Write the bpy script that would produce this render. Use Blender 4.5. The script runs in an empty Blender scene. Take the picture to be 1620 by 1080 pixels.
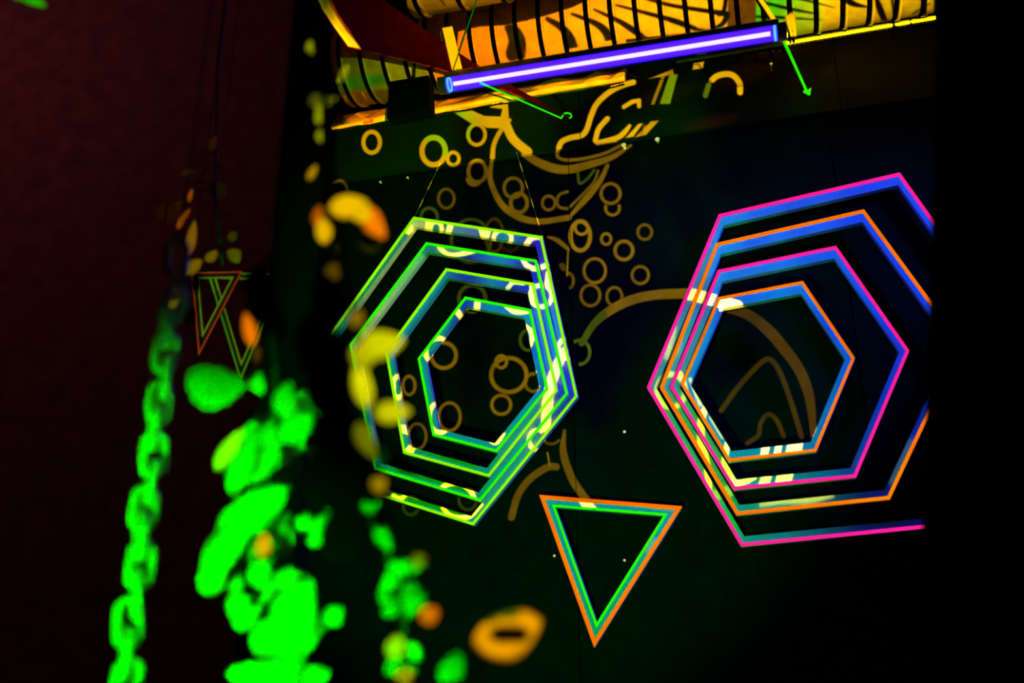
import bpy, math, random
import numpy as np
from mathutils import Vector, Matrix
from mathutils.bvhtree import BVHTree

random.seed(7)
rng = np.random.default_rng(3)
SC = bpy.context.scene
COL = SC.collection

# ------------------------------------------------------------------ camera
FPX = 1575.0                       # focal length in pixels of the 1620 x 1080 frame (35 mm lens)
PITCH = math.radians(20.5)
CAM = Vector((0, 0, 1.6))
FWD = Vector((0, math.cos(PITCH), math.sin(PITCH)))
RGT = Vector((1, 0, 0))
UPV = Vector((0, -math.sin(PITCH), math.cos(PITCH)))
cd = bpy.data.cameras.new('camera')
cam = bpy.data.objects.new('camera', cd)
COL.objects.link(cam)
cam.location = CAM
cam.rotation_euler = (math.pi / 2 + PITCH, 0, 0)
cd.sensor_width = 36.0
cd.lens = 36.0 * FPX / 1620.0
cd.dof.use_dof = True
cd.dof.focus_distance = 4.05
cd.dof.aperture_fstop = 1.5
cd.dof.aperture_blades = 0
cd.clip_start = 0.05
SC.camera = cam

# ------------------------------------------------------------------ world, exposure
w = bpy.data.worlds.new('World')
SC.world = w
w.use_nodes = True
w.node_tree.nodes['Background'].inputs[0].default_value = (0.0, 0.0, 0.0, 1)
w.node_tree.nodes['Background'].inputs[1].default_value = 0.0
vs = SC.view_settings
vs.view_transform = 'Standard'
vs.look = 'None'
vs.exposure = 0.0
vs.gamma = 1.0
vs.use_curve_mapping = False


def spot(name, loc, target, color, power, size, blend, radius=0.03):
    l = bpy.data.lights.new(name, 'SPOT')
    l.color = color
    l.energy = power
    l.spot_size = math.radians(size)
    l.spot_blend = blend
    l.shadow_soft_size = radius
    o = bpy.data.objects.new(name, l)
    COL.objects.link(o)
    o.location = loc
    o.rotation_euler = (Vector(target) - Vector(loc)).to_track_quat('-Z', 'Y').to_euler()
    return o


# green uplight standing on the floor under the hanging plants, added red fill for the cloth,
# added red fill on the far wall, added weak green fill for the boards
spot('green_uplight', (-0.72, 0.35, 1.0), (-0.47, 1.45, 1.58), (0.0, 1.0, 0.0), 175.0, 40, 0.5, 0.03)
spot('green_board_fill', (-1.6, 0.6, 0.35), (0.35, 3.9, 2.6), (0.0, 1.0, 0.05), 5.0, 60, 0.8, 0.05)
spot('blue_board_fill', (2.7, 1.7, 4.0), (1.0, 3.4, 3.0), (0.0, 0.06, 1.0), 330.0, 36, 1.0, 0.05)  # unseen fill, added to turn the right-hand boards bluer
spot('red_cloth_fill', (-1.9, 1.9, 0.3), (-0.5, 3.45, 4.3), (1.0, 0.12, 0.02), 16.0, 24, 0.7, 0.05)
rl = bpy.data.lights.new('red_wall_fill', 'POINT')  # unseen fill, added to give the far wall its maroon tint
rl.color = (1.0, 0.17, 0.2)
rl.energy = 36.0
rl.shadow_soft_size = 0.1
rlo = bpy.data.objects.new('red_wall_fill', rl)
COL.objects.link(rlo)
rlo.location = (-6.0, 5.4, 8.2)

# the video projector under the ceiling (its slide is drawn at the end, once the room stands)
PROJ = Vector((0.06, 0.05, 1.80))
PROJ_AIM = Vector((0.12, 3.8, 2.75))
projector = spot('video_projector_lamp', PROJ, PROJ_AIM, (1, 1, 1), 1500.0, 110, 0.05, 0.0)


# ------------------------------------------------------------------ pixel -> room helpers
WA = math.radians(15.2)                       # the front wall runs away to the left
W0 = Vector((0, 3.7, 0))
E1 = Vector((math.cos(WA), -math.sin(WA), 0))  # along the wall, to the right
EN = Vector((-math.sin(WA), -math.cos(WA), 0)) # out of the wall, to the room
EZ = Vector((0, 0, 1))


def ray(px, py):
    return FWD + RGT * ((px - 810.0) / FPX) - UPV * ((py - 540.0) / FPX)


def onwall(px, py, off=0.0):
    d = ray(px, py)
    t = (off - EN.dot(CAM - W0)) / EN.dot(d)
    return CAM + d * t


def atdepth(px, py, z):
    return CAM + ray(px, py) * z


def topix(P):
    v = P - CAM
    z = v.dot(FWD)
    return 810 + FPX * v.dot(RGT) / z, 540 - FPX * v.dot(UPV) / z


def wl(s, z, o):
    return W0 + E1 * s + EZ * z + EN * o


def s_of(P):
    return (P - W0).dot(E1)


# ------------------------------------------------------------------ materials
def mat(name, color, rough=0.7, metal=0.0, noise=0.0, nscale=20.0, bump=0.0, spec=0.3):
    m = bpy.data.materials.new(name)
    m.use_nodes = True
    nt = m.node_tree
    b = nt.nodes['Principled BSDF']
    b.inputs['Base Color'].default_value = (*color, 1)
    b.inputs['Roughness'].default_value = rough
    b.inputs['Metallic'].default_value = metal
    b.inputs['Specular IOR Level'].default_value = spec
    if noise or bump:
        tc = nt.nodes.new('ShaderNodeTexCoord')
        n = nt.nodes.new('ShaderNodeTexNoise')
        n.inputs['Scale'].default_value = nscale
        n.inputs['Detail'].default_value = 5
        nt.links.new(tc.outputs['Object'], n.inputs['Vector'])
        if noise:
            r = nt.nodes.new('ShaderNodeValToRGB')
            r.color_ramp.elements[0].position = 0.3
            r.color_ramp.elements[1].position = 0.75
            r.color_ramp.elements[0].color = (*[c * (1 - noise) for c in color], 1)
            r.color_ramp.elements[1].color = (*[min(1, c * (1 + noise)) for c in color], 1)
            nt.links.new(n.outputs['Fac'], r.inputs['Fac'])
            nt.links.new(r.outputs['Color'], b.inputs['Base Color'])
        if bump:
            bp = nt.nodes.new('ShaderNodeBump')
            bp.inputs['Strength'].default_value = bump
            bp.inputs['Distance'].default_value = 0.01
            nt.links.new(n.outputs['Fac'], bp.inputs['Height'])
            nt.links.new(bp.outputs['Normal'], b.inputs['Normal'])
    return m


def emit(name, color, strength=1.0, wob=0.25):
    """fluorescent paint glowing under the black light, a little uneven along its length"""
    m = bpy.data.materials.new(name)
    m.use_nodes = True
    nt = m.node_tree
    nt.nodes.remove(nt.nodes['Principled BSDF'])
    e = nt.nodes.new('ShaderNodeEmission')
    e.inputs['Color'].default_value = (*color, 1)
    tc = nt.nodes.new('ShaderNodeTexCoord')
    n = nt.nodes.new('ShaderNodeTexNoise')
    n.inputs['Scale'].default_value = 3.0
    mr = nt.nodes.new('ShaderNodeMapRange')
    mr.inputs['From Min'].default_value = 0.3
    mr.inputs['From Max'].default_value = 0.7
    mr.inputs['To Min'].default_value = strength * (1 - wob)
    mr.inputs['To Max'].default_value = strength * (1 + wob)
    nt.links.new(tc.outputs['Object'], n.inputs['Vector'])
    nt.links.new(n.outputs['Fac'], mr.inputs['Value'])
    nt.links.new(mr.outputs['Result'], e.inputs['Strength'])
    nt.links.new(e.outputs[0], nt.nodes['Material Output'].inputs['Surface'])
    return m


M = {}
M['wall'] = mat('black_wall_paint', (0.012, 0.0115, 0.0007), 0.85, noise=0.35, nscale=14, bump=0.15, spec=0.1)
M['beam'] = mat('dark_board', (0.056, 0.051, 0.003), 0.8, noise=0.18, nscale=9, bump=0.1, spec=0.1)
M['far'] = mat('far_wall_paint', (0.32, 0.22, 0.22), 0.9, noise=0.3, nscale=5, spec=0.05)
M['dark'] = mat('black_surface', (0.02, 0.016, 0.005), 0.9, noise=0.2, nscale=10, spec=0.05)
M['ceil'] = mat('ceiling_paint', (0.02, 0.016, 0.016), 0.95, noise=0.3, nscale=4, spec=0.0)
M['floor'] = mat('floor_concrete', (0.03, 0.028, 0.028), 0.7, noise=0.3, nscale=6)
M['duct'] = mat('galvanised_sheet', (0.62, 0.5, 0.04), 0.6, 0.0, noise=0.22, nscale=24, bump=0.12)
M['foil'] = mat('foil_sheet', (0.68, 0.54, 0.05), 0.6, 0.0, noise=0.25, nscale=18, bump=0.3)
M['board'] = mat('white_foam_board', (0.8, 0.8, 0.8), 0.75, noise=0.05, nscale=60, spec=0.1)
M['cloth'] = mat('maroon_cloth', (0.5, 0.03, 0.006), 0.95, noise=0.25, nscale=35, bump=0.1, spec=0.0)
M['pale_lit_cloth'] = mat('pale_lit_strip_cloth', (0.6, 0.5, 0.01), 0.9, noise=0.1, nscale=40, spec=0.0)  # projected light on the cloth end put into the colour; straps share it
M['leaf'] = mat('pale_leaf', (0.72, 0.78, 0.16), 0.6, noise=0.2, nscale=30, spec=0.2)
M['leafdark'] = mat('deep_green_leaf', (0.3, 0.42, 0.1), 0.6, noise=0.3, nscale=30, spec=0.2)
M['leafunlit'] = mat('unlit_black_leaf', (0.006, 0.004, 0.003), 0.9, noise=0.3, nscale=30, spec=0.02)  # shade put into the colour: leaves that stay unlit; twigs share it
M['leafamberlit'] = mat('amber_lit_leaf', (0.85, 0.15, 0.02), 0.6, noise=0.2, nscale=30, spec=0.1)  # leaf copy with the projector's amber light put into its colour
M['post'] = mat('matt_black_post', (0.010, 0.008, 0.0006), 1.0, noise=0.2, nscale=10, spec=0.0)
M['stem'] = mat('stem', (0.07, 0.08, 0.03), 0.8, noise=0.3, nscale=40)
M['chain'] = mat('pale_plastic', (0.85, 0.9, 0.3), 0.45, noise=0.06, nscale=30)
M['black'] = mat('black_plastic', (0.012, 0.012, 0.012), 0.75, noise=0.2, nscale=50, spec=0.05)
M['housing'] = mat('glossy_black_housing', (0.05, 0.05, 0.055), 0.22, noise=0.1, nscale=30, spec=0.6)
M['cap'] = mat('grey_end_cap', (0.35, 0.36, 0.3), 0.5, noise=0.1, nscale=40)
M['white'] = mat('white_plastic', (0.8, 0.8, 0.78), 0.5, noise=0.05, nscale=50)
M['cord'] = mat('pale_cord', (0.6, 0.5, 0.01), 0.8, noise=0.1, nscale=90)
M['wire'] = mat('dark_wire', (0.02, 0.02, 0.02), 0.6, noise=0.1, nscale=50)
M['pink'] = emit('fluorescent_pink', (1.0, 0.012, 0.30), 1.05, 0.2)
M['orange'] = emit('fluorescent_orange', (1.0, 0.16, 0.0), 1.1, 0.35)
M['redorange'] = emit('fluorescent_red_orange', (1.0, 0.10, 0.0), 1.0, 0.3)
M['green'] = emit('fluorescent_green', (0.02, 1.0, 0.0), 0.95, 0.2)
M['lime'] = emit('fluorescent_lime', (0.28, 1.0, 0.0), 0.95, 0.2)
M['cordgreen'] = emit('fluorescent_green_cord', (0.03, 1.0, 0.0), 0.8, 0.2)
M['threadgreen'] = emit('fluorescent_green_thread', (0.05, 0.6, 0.01), 0.30, 0.5)
M['fargreen'] = emit('far_fluorescent_green', (0.10, 0.5, 0.01), 0.42, 0.4)
M['fargreen2'] = emit('far_fluorescent_lime', (0.25, 0.5, 0.01), 0.40, 0.4)
M['farorange'] = emit('far_fluorescent_orange', (0.6, 0.09, 0.01), 0.40, 0.4)
M['core'] = emit('lamp_core', (0.86, 0.80, 1.0), 1.1, 0.0)
M['rim'] = emit('lamp_electrode_glow', (0.05, 0.5, 1.0), 1.6, 0.0)
# violet sleeve of the lamp: clear tube that itself glows
m = bpy.data.materials.new('violet_sleeve')
m.use_nodes = True
nt = m.node_tree
nt.nodes.remove(nt.nodes['Principled BSDF'])
e = nt.nodes.new('ShaderNodeEmission')
e.inputs['Color'].default_value = (0.045 / 34.0, 0.0, 1.0, 1)
e.inputs['Strength'].default_value = 34.0
t = nt.nodes.new('ShaderNodeBsdfTransparent')
a = nt.nodes.new('ShaderNodeAddShader')
nt.links.new(e.outputs[0], a.inputs[0])
nt.links.new(t.outputs[0], a.inputs[1])
nt.links.new(a.outputs[0], nt.nodes['Material Output'].inputs['Surface'])
M['sleeve'] = m


# ------------------------------------------------------------------ object helpers
def thing(name, label, cat, loc, group=None):
    o = bpy.data.objects.new(name, None)
    o.empty_display_size = 0.05
    COL.objects.link(o)
    o.location = loc
    tag(o, label, cat, group)
    return o


def tag(o, label=None, cat=None, group=None, kind=None):
    if label:
        o['label'] = label
    if cat:
        o['category'] = cat
    if group:
        o['group'] = group
    if kind:
        o['kind'] = kind
    return o


def worldloc(o):
    v = Vector(o.location)
    while o.parent:
        o = o.parent
        v = v + Vector(o.location)
    return v


def mesh(name, verts, faces, material, parent=None, smooth=False, base=None):
    """verts in room coordinates; stored relative to the parent (or to base)"""
    org = worldloc(parent) if parent else (Vector(base) if base else Vector((0, 0, 0)))
    me = bpy.data.meshes.new(name)
    me.from_pydata([tuple(Vector(v) - org) for v in verts], [], faces)
    me.materials.append(material)
    if smooth:
        me.polygons.foreach_set('use_smooth', [True] * len(me.polygons))
    me.update()
    o = bpy.data.objects.new(name, me)
    COL.objects.link(o)
    if parent:
        o.parent = parent
    elif base:
        o.location = org
    return o


def prism(front, depth_vec):
    n = len(front)
    v = [Vector(p) for p in front] + [Vector(p) + depth_vec for p in front]
    f = [tuple(range(n)), tuple(range(2 * n - 1, n - 1, -1))]
    for i in range(n):
        j = (i + 1) % n
        f.append((j, i, n + i, n + j))
    return v, f


def ringprism(outer, inner, depth_vec):
    n = len(outer)
    v = [Vector(p) for p in outer] + [Vector(p) for p in inner]
    v += [p + depth_vec for p in v[:2 * n]]
    f = []
    for i in range(n):
        j = (i + 1) % n
        f.append((i, j, n + j, n + i))
        f.append((2 * n + j, 2 * n + i, 3 * n + i, 3 * n + j))
        f.append((j, i, 2 * n + i, 2 * n + j))
        f.append((n + i, n + j, 3 * n + j, 3 * n + i))
    return v, f


def boxw(s0, s1, z0, z1, o0, o1):
    """box in wall coordinates"""
    front = [wl(s0, z0, o1), wl(s1, z0, o1), wl(s1, z1, o1), wl(s0, z1, o1)]
    return prism(front, EN * (o0 - o1))


def box(x0, x1, y0, y1, z0, z1):
    return prism([Vector((x0, y0, z0)), Vector((x1, y0, z0)), Vector((x1, y0, z1)), Vector((x0, y0, z1))],
                 Vector((0, y1 - y0, 0)))


def tube(pts, r, seg=8, cap=True):
    pts = [Vector(p) for p in pts]
    n = len(pts)
    rs = r if isinstance(r, (list, tuple)) else [r] * n
    v, f = [], []
    t0 = (pts[1] - pts[0]).normalized()
    a = t0.orthogonal().normalized()
    for i in range(n):
        if i == 0:
            t = pts[1] - pts[0]
        elif i == n - 1:
            t = pts[-1] - pts[-2]
        else:
            t = (pts[i + 1] - pts[i]).normalized() + (pts[i] - pts[i - 1]).normalized()
        t = t.normalized()
        a = (a - t * a.dot(t)).normalized()
        b = t.cross(a)
        for k in range(seg):
            th = 2 * math.pi * k / seg
            v.append(pts[i] + (a * math.cos(th) + b * math.sin(th)) * rs[i])
    for i in range(n - 1):
        for k in range(seg):
            k2 = (k + 1) % seg
            f.append((i * seg + k, i * seg + k2, (i + 1) * seg + k2, (i + 1) * seg + k))
    if cap:
        f.append(tuple(range(seg - 1, -1, -1)))
        f.append(tuple(range((n - 1) * seg, n * seg)))
    return v, f


def join(*parts):
    v, f = [], []
    for pv, pf in parts:
        k = len(v)
        v += pv
        f += [tuple(i + k for i in q) for q in pf]
    return v, f


OWN = []          # (object, layer) pairs that the projector's beam can meet


def lit(o, layer='main'):
    OWN.append((o, layer))
    return o


# ------------------------------------------------------------------ the room
def struct(name, vf, material, label=None):
    o = mesh(name, vf[0], vf[1], material)
    o['kind'] = 'structure'
    return o


CEIL = 9.2
S_L = s_of(onwall(478, 400))
S_R = s_of(onwall(1800, 400))
struct('floor', box(-9, 6, -4, 11, -0.1, 0), M['floor'])
struct('ceiling', box(-9, 6, -4, 11, CEIL, CEIL + 0.1), M['ceil'])
struct('wall_left', box(-9.1, -9, -4, 11, 0, CEIL), M['far'])
struct('wall_far', box(-9, 6, 8.6, 8.7, 0, CEIL), M['far'])
struct('wall_right', box(5, 5.1, -4, 11, 0, CEIL), M['dark'])
struct('wall_back', box(-9, 6, -4.1, -4, 0, CEIL), M['dark'])

# the front wall of tall painted sheets, a narrow joint between them
wf = bpy.data.objects.new('wall_front', None)
COL.objects.link(wf)
wf['kind'] = 'structure'
cuts = [S_L, s_of(onwall(901, 350)), s_of(onwall(1330, 350)), S_R]
for i in range(3):
    v, f = boxw(cuts[i] + 0.003, cuts[i + 1] - 0.003, 0.0, CEIL, -0.04, 0.0 if i else -0.012)
    lit(mesh('panel', v, f, M['wall'], wf))
v, f = boxw(S_L, S_R, 0, CEIL, -0.12, -0.045)
mesh('backing', v, f, M['dark'], wf)

# downstand board along the top of the wall
zb = 0.5 * (onwall(510, 290, 0.022).z + onwall(1490, 150, 0.022).z)
zt = onwall(1240, 60, 0.06).z + 0.04
bm_ = bpy.data.objects.new('trim_1', None)
COL.objects.link(bm_)
bm_['kind'] = 'structure'
cuts = [S_L, s_of(onwall(915, 200, 0.06)), s_of(onwall(1330, 150, 0.06)), S_R]
for i in range(3):
    v, f = boxw(cuts[i] + 0.002, cuts[i + 1] - 0.002, zb, zt, 0.003, 0.022)
    lit(mesh('panel', v, f, M['beam'], bm_))

# dark column closing the left end of the wall
v, f = boxw(s_of(onwall(430, 400, 0.1)), s_of(onwall(503, 400, 0.1)), 0, CEIL, -0.2, 0.1)
o = mesh('column', v, f, M['dark'])
o['kind'] = 'structure'
lit(o, 'none')

# near black post at the picture's right side
v, f = prism([atdepth(1449, 1400, 1.65), atdepth(1690, 1400, 1.65), atdepth(1690, -250, 1.65), atdepth(1500, -250, 1.65)], FWD * 0.02)
o = mesh('column', v, f, M['post'])
o['kind'] = 'structure'


# ------------------------------------------------------------------ ducts
def duct(name, label, tpx, tpy, off, r, px0, px1, rib_step, group='ducts'):
    """round duct along the wall whose lower edge is seen through the pixel (tpx, tpy)"""
    d = ray(tpx, tpy)
    co = EN.dot(CAM - W0)
    slope = d.z / -d.dot(EN)              # rise per metre towards the wall
    z = CAM.z + slope * (co - off) + r * math.sqrt(1 + slope * slope)
    s0 = s_of(onwall(px0, tpy, off))
    s1 = s_of(onwall(px1, tpy, off))
    root = thing(name, label, 'duct', wl((s0 + s1) / 2, z - r, off), group)
    seg = 56
    v, f = [], []
    for s in (s0, s1):
        for rr in (r, r - 0.006):
            for k in range(seg):
                th = 2 * math.pi * k / seg
                v.append(wl(s, z + rr * math.sin(th), off + rr * math.cos(th)))
    for k in range(seg):
        k2 = (k + 1) % seg
        f.append((k2, k, 2 * seg + k, 2 * seg + k2))
        f.append((seg + k, seg + k2, 3 * seg + k2, 3 * seg + k))
        f.append((k, k2, seg + k2, seg + k))
        f.append((2 * seg + k2, 2 * seg + k, 3 * seg + k, 3 * seg + k2))
    body = mesh('duct_body', v, f, M['duct'], root, True)
    lit(body, 'duct')
    # folded seams standing proud, one mesh shared by all
    rv, rf = [], []
    prof = [(-0.006, -0.002), (-0.004, 0.007), (0.004, 0.007), (0.006, -0.002)]
    for k in range(seg):
        th = 2 * math.pi * k / seg
        for (ds, dr) in prof:
            rv.append(wl(0, 0, 0) + E1 * ds + EZ * ((r + dr) * math.sin(th)) + EN * ((r + dr) * math.cos(th)) - W0)
    for k in range(seg):
        k2 = (k + 1) % seg
        for q in range(3):
            rf.append((k * 4 + q, k * 4 + q + 1, k2 * 4 + q + 1, k2 * 4 + q))
    jv, jf = [], []  # black rings painted in for the shade beside each seam
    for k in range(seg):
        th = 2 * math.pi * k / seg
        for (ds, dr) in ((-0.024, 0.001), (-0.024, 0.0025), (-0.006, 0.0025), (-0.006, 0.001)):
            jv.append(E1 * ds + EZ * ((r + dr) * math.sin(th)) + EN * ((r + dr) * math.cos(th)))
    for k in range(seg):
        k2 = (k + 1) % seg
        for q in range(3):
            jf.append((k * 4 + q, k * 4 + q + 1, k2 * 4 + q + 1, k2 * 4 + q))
    first = None
    firstj = None
    s = s0 + 0.05
    while s < s1:
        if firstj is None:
            firstj = mesh('seam_shade', jv, jf, M['black'], None)
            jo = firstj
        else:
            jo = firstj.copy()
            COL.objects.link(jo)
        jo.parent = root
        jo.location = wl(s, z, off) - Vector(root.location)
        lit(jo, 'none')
        if first is None:
            first = mesh('seam', rv, rf, M['duct'], None)
            rib = first
        else:
            rib = first.copy()
            COL.objects.link(rib)
        rib.parent = root
        rib.location = wl(s, z, off) - Vector(root.location)
        lit(rib, 'duct')
        s += rib_step
    return root


duct('round_duct', 'large round metal duct with raised seams above the violet tube lamp', 1259, 57, 0.30, 0.165, 552, 1620, 0.094)
duct('round_duct', 'second round duct at the top edge of the picture, above the dark cloth', 735, 15, 0.72, 0.12, 648, 1100, 0.16)

# ledge (folded sheet) under the left half of the duct, ending in a clean cut
s0 = s_of(onwall(524, 205, 0.22)); s1 = s_of(onwall(989, 128, 0.22))
zl = onwall(760, 168, 0.22).z
root = thing('sheet_ledge', 'creased metal sheet ledge under the left half of the round duct', 'ledge', wl((s0 + s1) / 2, zl, 0.2))
n = 22
v, f = [], []
for i in range(n + 1):
    s = s0 + (s1 - s0) * i / n
    j = random.uniform(-0.006, 0.006)
    prof = [(0.22 + j, 0.0), (0.235 + j, 0.022 + j), (0.222 - j, 0.028), (0.20 + j * 2, 0.075 + j * 2), (0.135, 0.125), (0.19, 0.05)]
    for (oo, zz) in prof:
        v.append(wl(s, zl + zz, oo))
for i in range(n):
    for q in range(6):
        q2 = (q + 1) % 6
        f.append((i * 6 + q, i * 6 + q2, (i + 1) * 6 + q2, (i + 1) * 6 + q))
f.append((5, 4, 3, 2, 1, 0)); f.append(tuple(n * 6 + q for q in range(6)))
lit(mesh('folded_sheet', v, f, M['foil'], root), 'duct')
# conduit along the right part
A_ = onwall(1070, 98, 0.12); B_ = onwall(1560, 15, 0.12)
root = thing('conduit_pipe', 'thin metal conduit pipe running below the right half of the round duct', 'pipe', A_)
v, f = tube([A_, (A_ + B_) / 2, B_], 0.006, 8)
lit(mesh('pipe', v, f, M['duct'], root))
for q in (0.02, 0.27, 0.32, 0.72, 0.86):
    P = A_.lerp(B_, q)
    s, z = s_of(P), P.z
    v, f = boxw(s - 0.006, s + 0.006, z + 0.004, z + 0.010, 0.02, 0.124)
    lit(mesh('pipe_clip', v, f, M['wire'], root), 'none')

# black cabinet in front of the duct's left end
fr = [onwall(612, 186, 0.58), onwall(680, 172, 0.58), onwall(678, 119, 0.58), onwall(616, 129, 0.58)]
root = thing('loudspeaker', 'plain black box loudspeaker hanging in front of the left end of the duct', 'loudspeaker', fr[0])
v, f = prism(fr, -EN * 0.06)
lit(mesh('cabinet', v, f, M['black'], root), 'none')
c = sum(fr, Vector()) / 4
inn = [c + (p - c) * 0.86 + EN * 0.004 for p in fr]
v, f = prism(inn, -EN * 0.006)
lit(mesh('grille', v, f, M['black'], root), 'none')
top = (fr[2] + fr[3]) / 2 - EN * 0.05
v, f = tube([top, top + EZ * (CEIL - top.z)], 0.006, 8)
mesh('bracket', v, f, M['black'], root)


# ------------------------------------------------------------------ the violet tube lamp
OL = 0.74
LA = onwall(703, 132.5, OL); LB = onwall(1236, 50.5, OL)
LB.z = LA.z = 0.5 * (LA.z + LB.z) if abs(LA.z - LB.z) < 0.02 else LA.z
LB = onwall(1236, 50.5, OL)
dl = (LB - LA).normalized()
root = thing('tube_lamp', 'glowing violet black light tube in a dark housing below the round duct', 'lamp', LA)
v, f = tube([LA + dl * 0.035, LB - dl * 0.035], 0.0072, 14)
mesh('lamp_core', v, f, M['core'], root, True)
v, f = tube([LA + dl * 0.012, LB - dl * 0.012], 0.0235, 24, cap=False)
lit(mesh('glass_sleeve', v, f, M['sleeve'], root, True), 'none')
prof = []
for k in range(13):
    th = math.radians(22 + 182 * k / 12)
    prof.append((0.029 * math.cos(th), 0.029 * math.sin(th)))
prof += [(-0.042, -0.008), (-0.046, 0.05), (0.0, 0.056), (0.012, 0.045)]
v, f = [], []
for P in (LA + dl * 0.005, LB - dl * 0.005):
    for (o_, z_) in prof:
        v.append(P + EN * o_ + EZ * z_)
k = len(prof)
for i in range(k):
    j = (i + 1) % k
    f.append((i, j, k + j, k + i))
f.append(tuple(range(k))); f.append(tuple(range(2 * k - 1, k - 1, -1)))
lit(mesh('housing', v, f, M['housing'], root), 'main')
for P, q in ((LA, -1), (LB, 1)):
    v, f = tube([P - dl * q * 0.014, P + dl * q * 0.018], 0.031, 20)
    capo = mesh('end_cap', v, f, M['cap'], root)
    lit(capo, 'main')
    ring = [P - dl * q * 0.02 + (EN * math.cos(x) + EZ * math.sin(x)) * 0.0245 for x in np.linspace(0, 2 * math.pi, 25)]
    v, f = tube(ring, 0.0025, 6)
    mesh('glow_ring', v, f, M['rim'], capo)

# cords that steady the lamp
def cordthing(name, label, pts, r, material, cat='cord', knot=None, layer='none'):
    root = thing(name, label, cat, pts[-1])
    v, f = tube(pts, r, 8)
    lit(mesh('cord', v, f, material, root, True), layer)
    if knot:
        v, f = tube(knot, r * 1.5, 8)
        mesh('knot', v, f, material, root, True)
    return root


a0 = onwall(760, 131, OL + 0.03); a1 = onwall(888, 187, 0.10)
hook = [onwall(888, 187, 0.10), onwall(892, 180, 0.095), onwall(897, 178.5, 0.09), onwall(903, 180, 0.08), onwall(904, 185, 0.07), onwall(901, 187, 0.064)]
cordthing('guy_cord', 'glowing green cord from the left end of the violet lamp to a wall hook',
          [a0, a1] + hook[1:], 0.0036, M['cordgreen'])
b0 = onwall(1238, 60, OL); b1 = onwall(1277, 146, 0.075)
cordthing('guy_cord', 'short glowing green cord from the right end of the violet lamp down the dark board',
          [b0, b1], 0.0052, M['cordgreen'],
          knot=[b1 + E1 * -0.012 + EZ * 0.008, b1, b1 + E1 * 0.013 + EZ * 0.012, b1 + E1 * 0.004 - EZ * 0.01])
c0 = onwall(716, 113, OL); c1 = onwall(757, -8, OL + 0.25)
cordthing('suspension_thread', 'thin green thread rising from the left end of the violet lamp past the duct',
          [c0, c1, c1 + (c1 - c0) * 0.5], 0.0021, M['threadgreen'])
# pale straps the lamp hangs on
def strap(label, pts, wdt, layer='main'):
    root = thing('hanging_strap', label, 'strap', pts[0])
    v, f = [], []
    for p in pts:
        for q in (-0.5, 0.5):
            for e_ in (0.0, -0.004):
                v.append(p + E1 * wdt * q + EN * e_)
    for i in range(len(pts) - 1):
        b = i * 4
        f += [(b, b + 2, b + 6, b + 4), (b + 1, b + 5, b + 7, b + 3), (b, b + 4, b + 5, b + 1), (b + 2, b + 3, b + 7, b + 6)]
    f += [(0, 1, 3, 2), (len(v) - 4, len(v) - 2, len(v) - 1, len(v) - 3)]
    lit(mesh('webbing', v, f, M['pale_lit_cloth'], root), layer)
    return root


p0 = onwall(723, 109, OL); p1 = onwall(711, 58, OL + 0.02)
strap('pale strap holding up the left end of the violet lamp', [p0, onwall(717, 84, OL + 0.01), p1, p1 + (p1 - p0) * 0.3], 0.038, 'strap')
p0 = onwall(1226, 33, OL - 0.03); p1 = onwall(1196, -12, OL)
strap('pale strap holding up the right end of the violet lamp', [p0, p1], 0.014, 'strap')
p0 = onwall(1255, 57, OL - 0.05); p1 = onwall(1252, 28, OL - 0.05)
root = thing('cloth_knot', 'knotted pale cloth tie just right of the violet lamp', 'tie', p0)
v, f = join(tube([p0 + E1 * .006, p1 + E1 * .004, p1 + EZ * 0.02], [0.004, 0.011, 0.004], 10),
            tube([p0 - E1 * .004, p1 - E1 * .012, p1 + EZ * 0.018], [0.003, 0.009, 0.003], 10))
lit(mesh('cloth_fold', v, f, M['pale_lit_cloth'], root, True), 'strap')

# ------------------------------------------------------------------ the stretched dark cloth
tip = onwall(901, 185, 0.10)
EQ = [(551, 74), (530, 45), (512, 18), (499, -8), (484, -50), (470, -108)]
EOF_ = [1.02, 1.05, 1.08, 1.1, 1.12, 1.15]
nu, nv = 16, len(EQ)
v, f = [], []
for i in range(nu + 1):
    u = i / nu
    for j in range(nv):
        E = onwall(*EQ[j], EOF_[j])
        p = tip.lerp(E, u)
        sag = 0.035 * math.sin(math.pi * u) * ((j / (nv - 1)) - 0.5) * 2   # edges bow inwards
        p = p - UPV * sag + FWD * 0.03 * math.sin(math.pi * u)
        v.append(p)
for i in range(nu):
    for j in range(nv - 1):
        f.append((i * nv + j, i * nv + j + 1, (i + 1) * nv + j + 1, (i + 1) * nv + j))
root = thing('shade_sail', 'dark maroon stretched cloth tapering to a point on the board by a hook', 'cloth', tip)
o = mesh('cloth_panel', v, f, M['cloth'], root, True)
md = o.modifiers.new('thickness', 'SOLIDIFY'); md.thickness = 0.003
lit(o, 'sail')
hv, hf = [], []  # pale strip laid on the cloth where its end is lit
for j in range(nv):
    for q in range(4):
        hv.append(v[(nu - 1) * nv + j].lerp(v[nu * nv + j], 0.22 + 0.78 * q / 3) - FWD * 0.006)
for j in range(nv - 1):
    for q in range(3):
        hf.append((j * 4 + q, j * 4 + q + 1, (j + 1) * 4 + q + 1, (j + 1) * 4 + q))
o = mesh('pale_lit_cloth', hv, hf, M['pale_lit_cloth'], root, True)
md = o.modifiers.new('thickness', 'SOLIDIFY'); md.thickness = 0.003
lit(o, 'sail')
corner = onwall(470, -108, 1.15)
vv, ff = tube([corner, Vector((corner.x - 0.25, corner.y - 0.3, CEIL))], 0.003, 6)
mesh('corner_rope', vv, ff, M['wire'], root)

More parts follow.
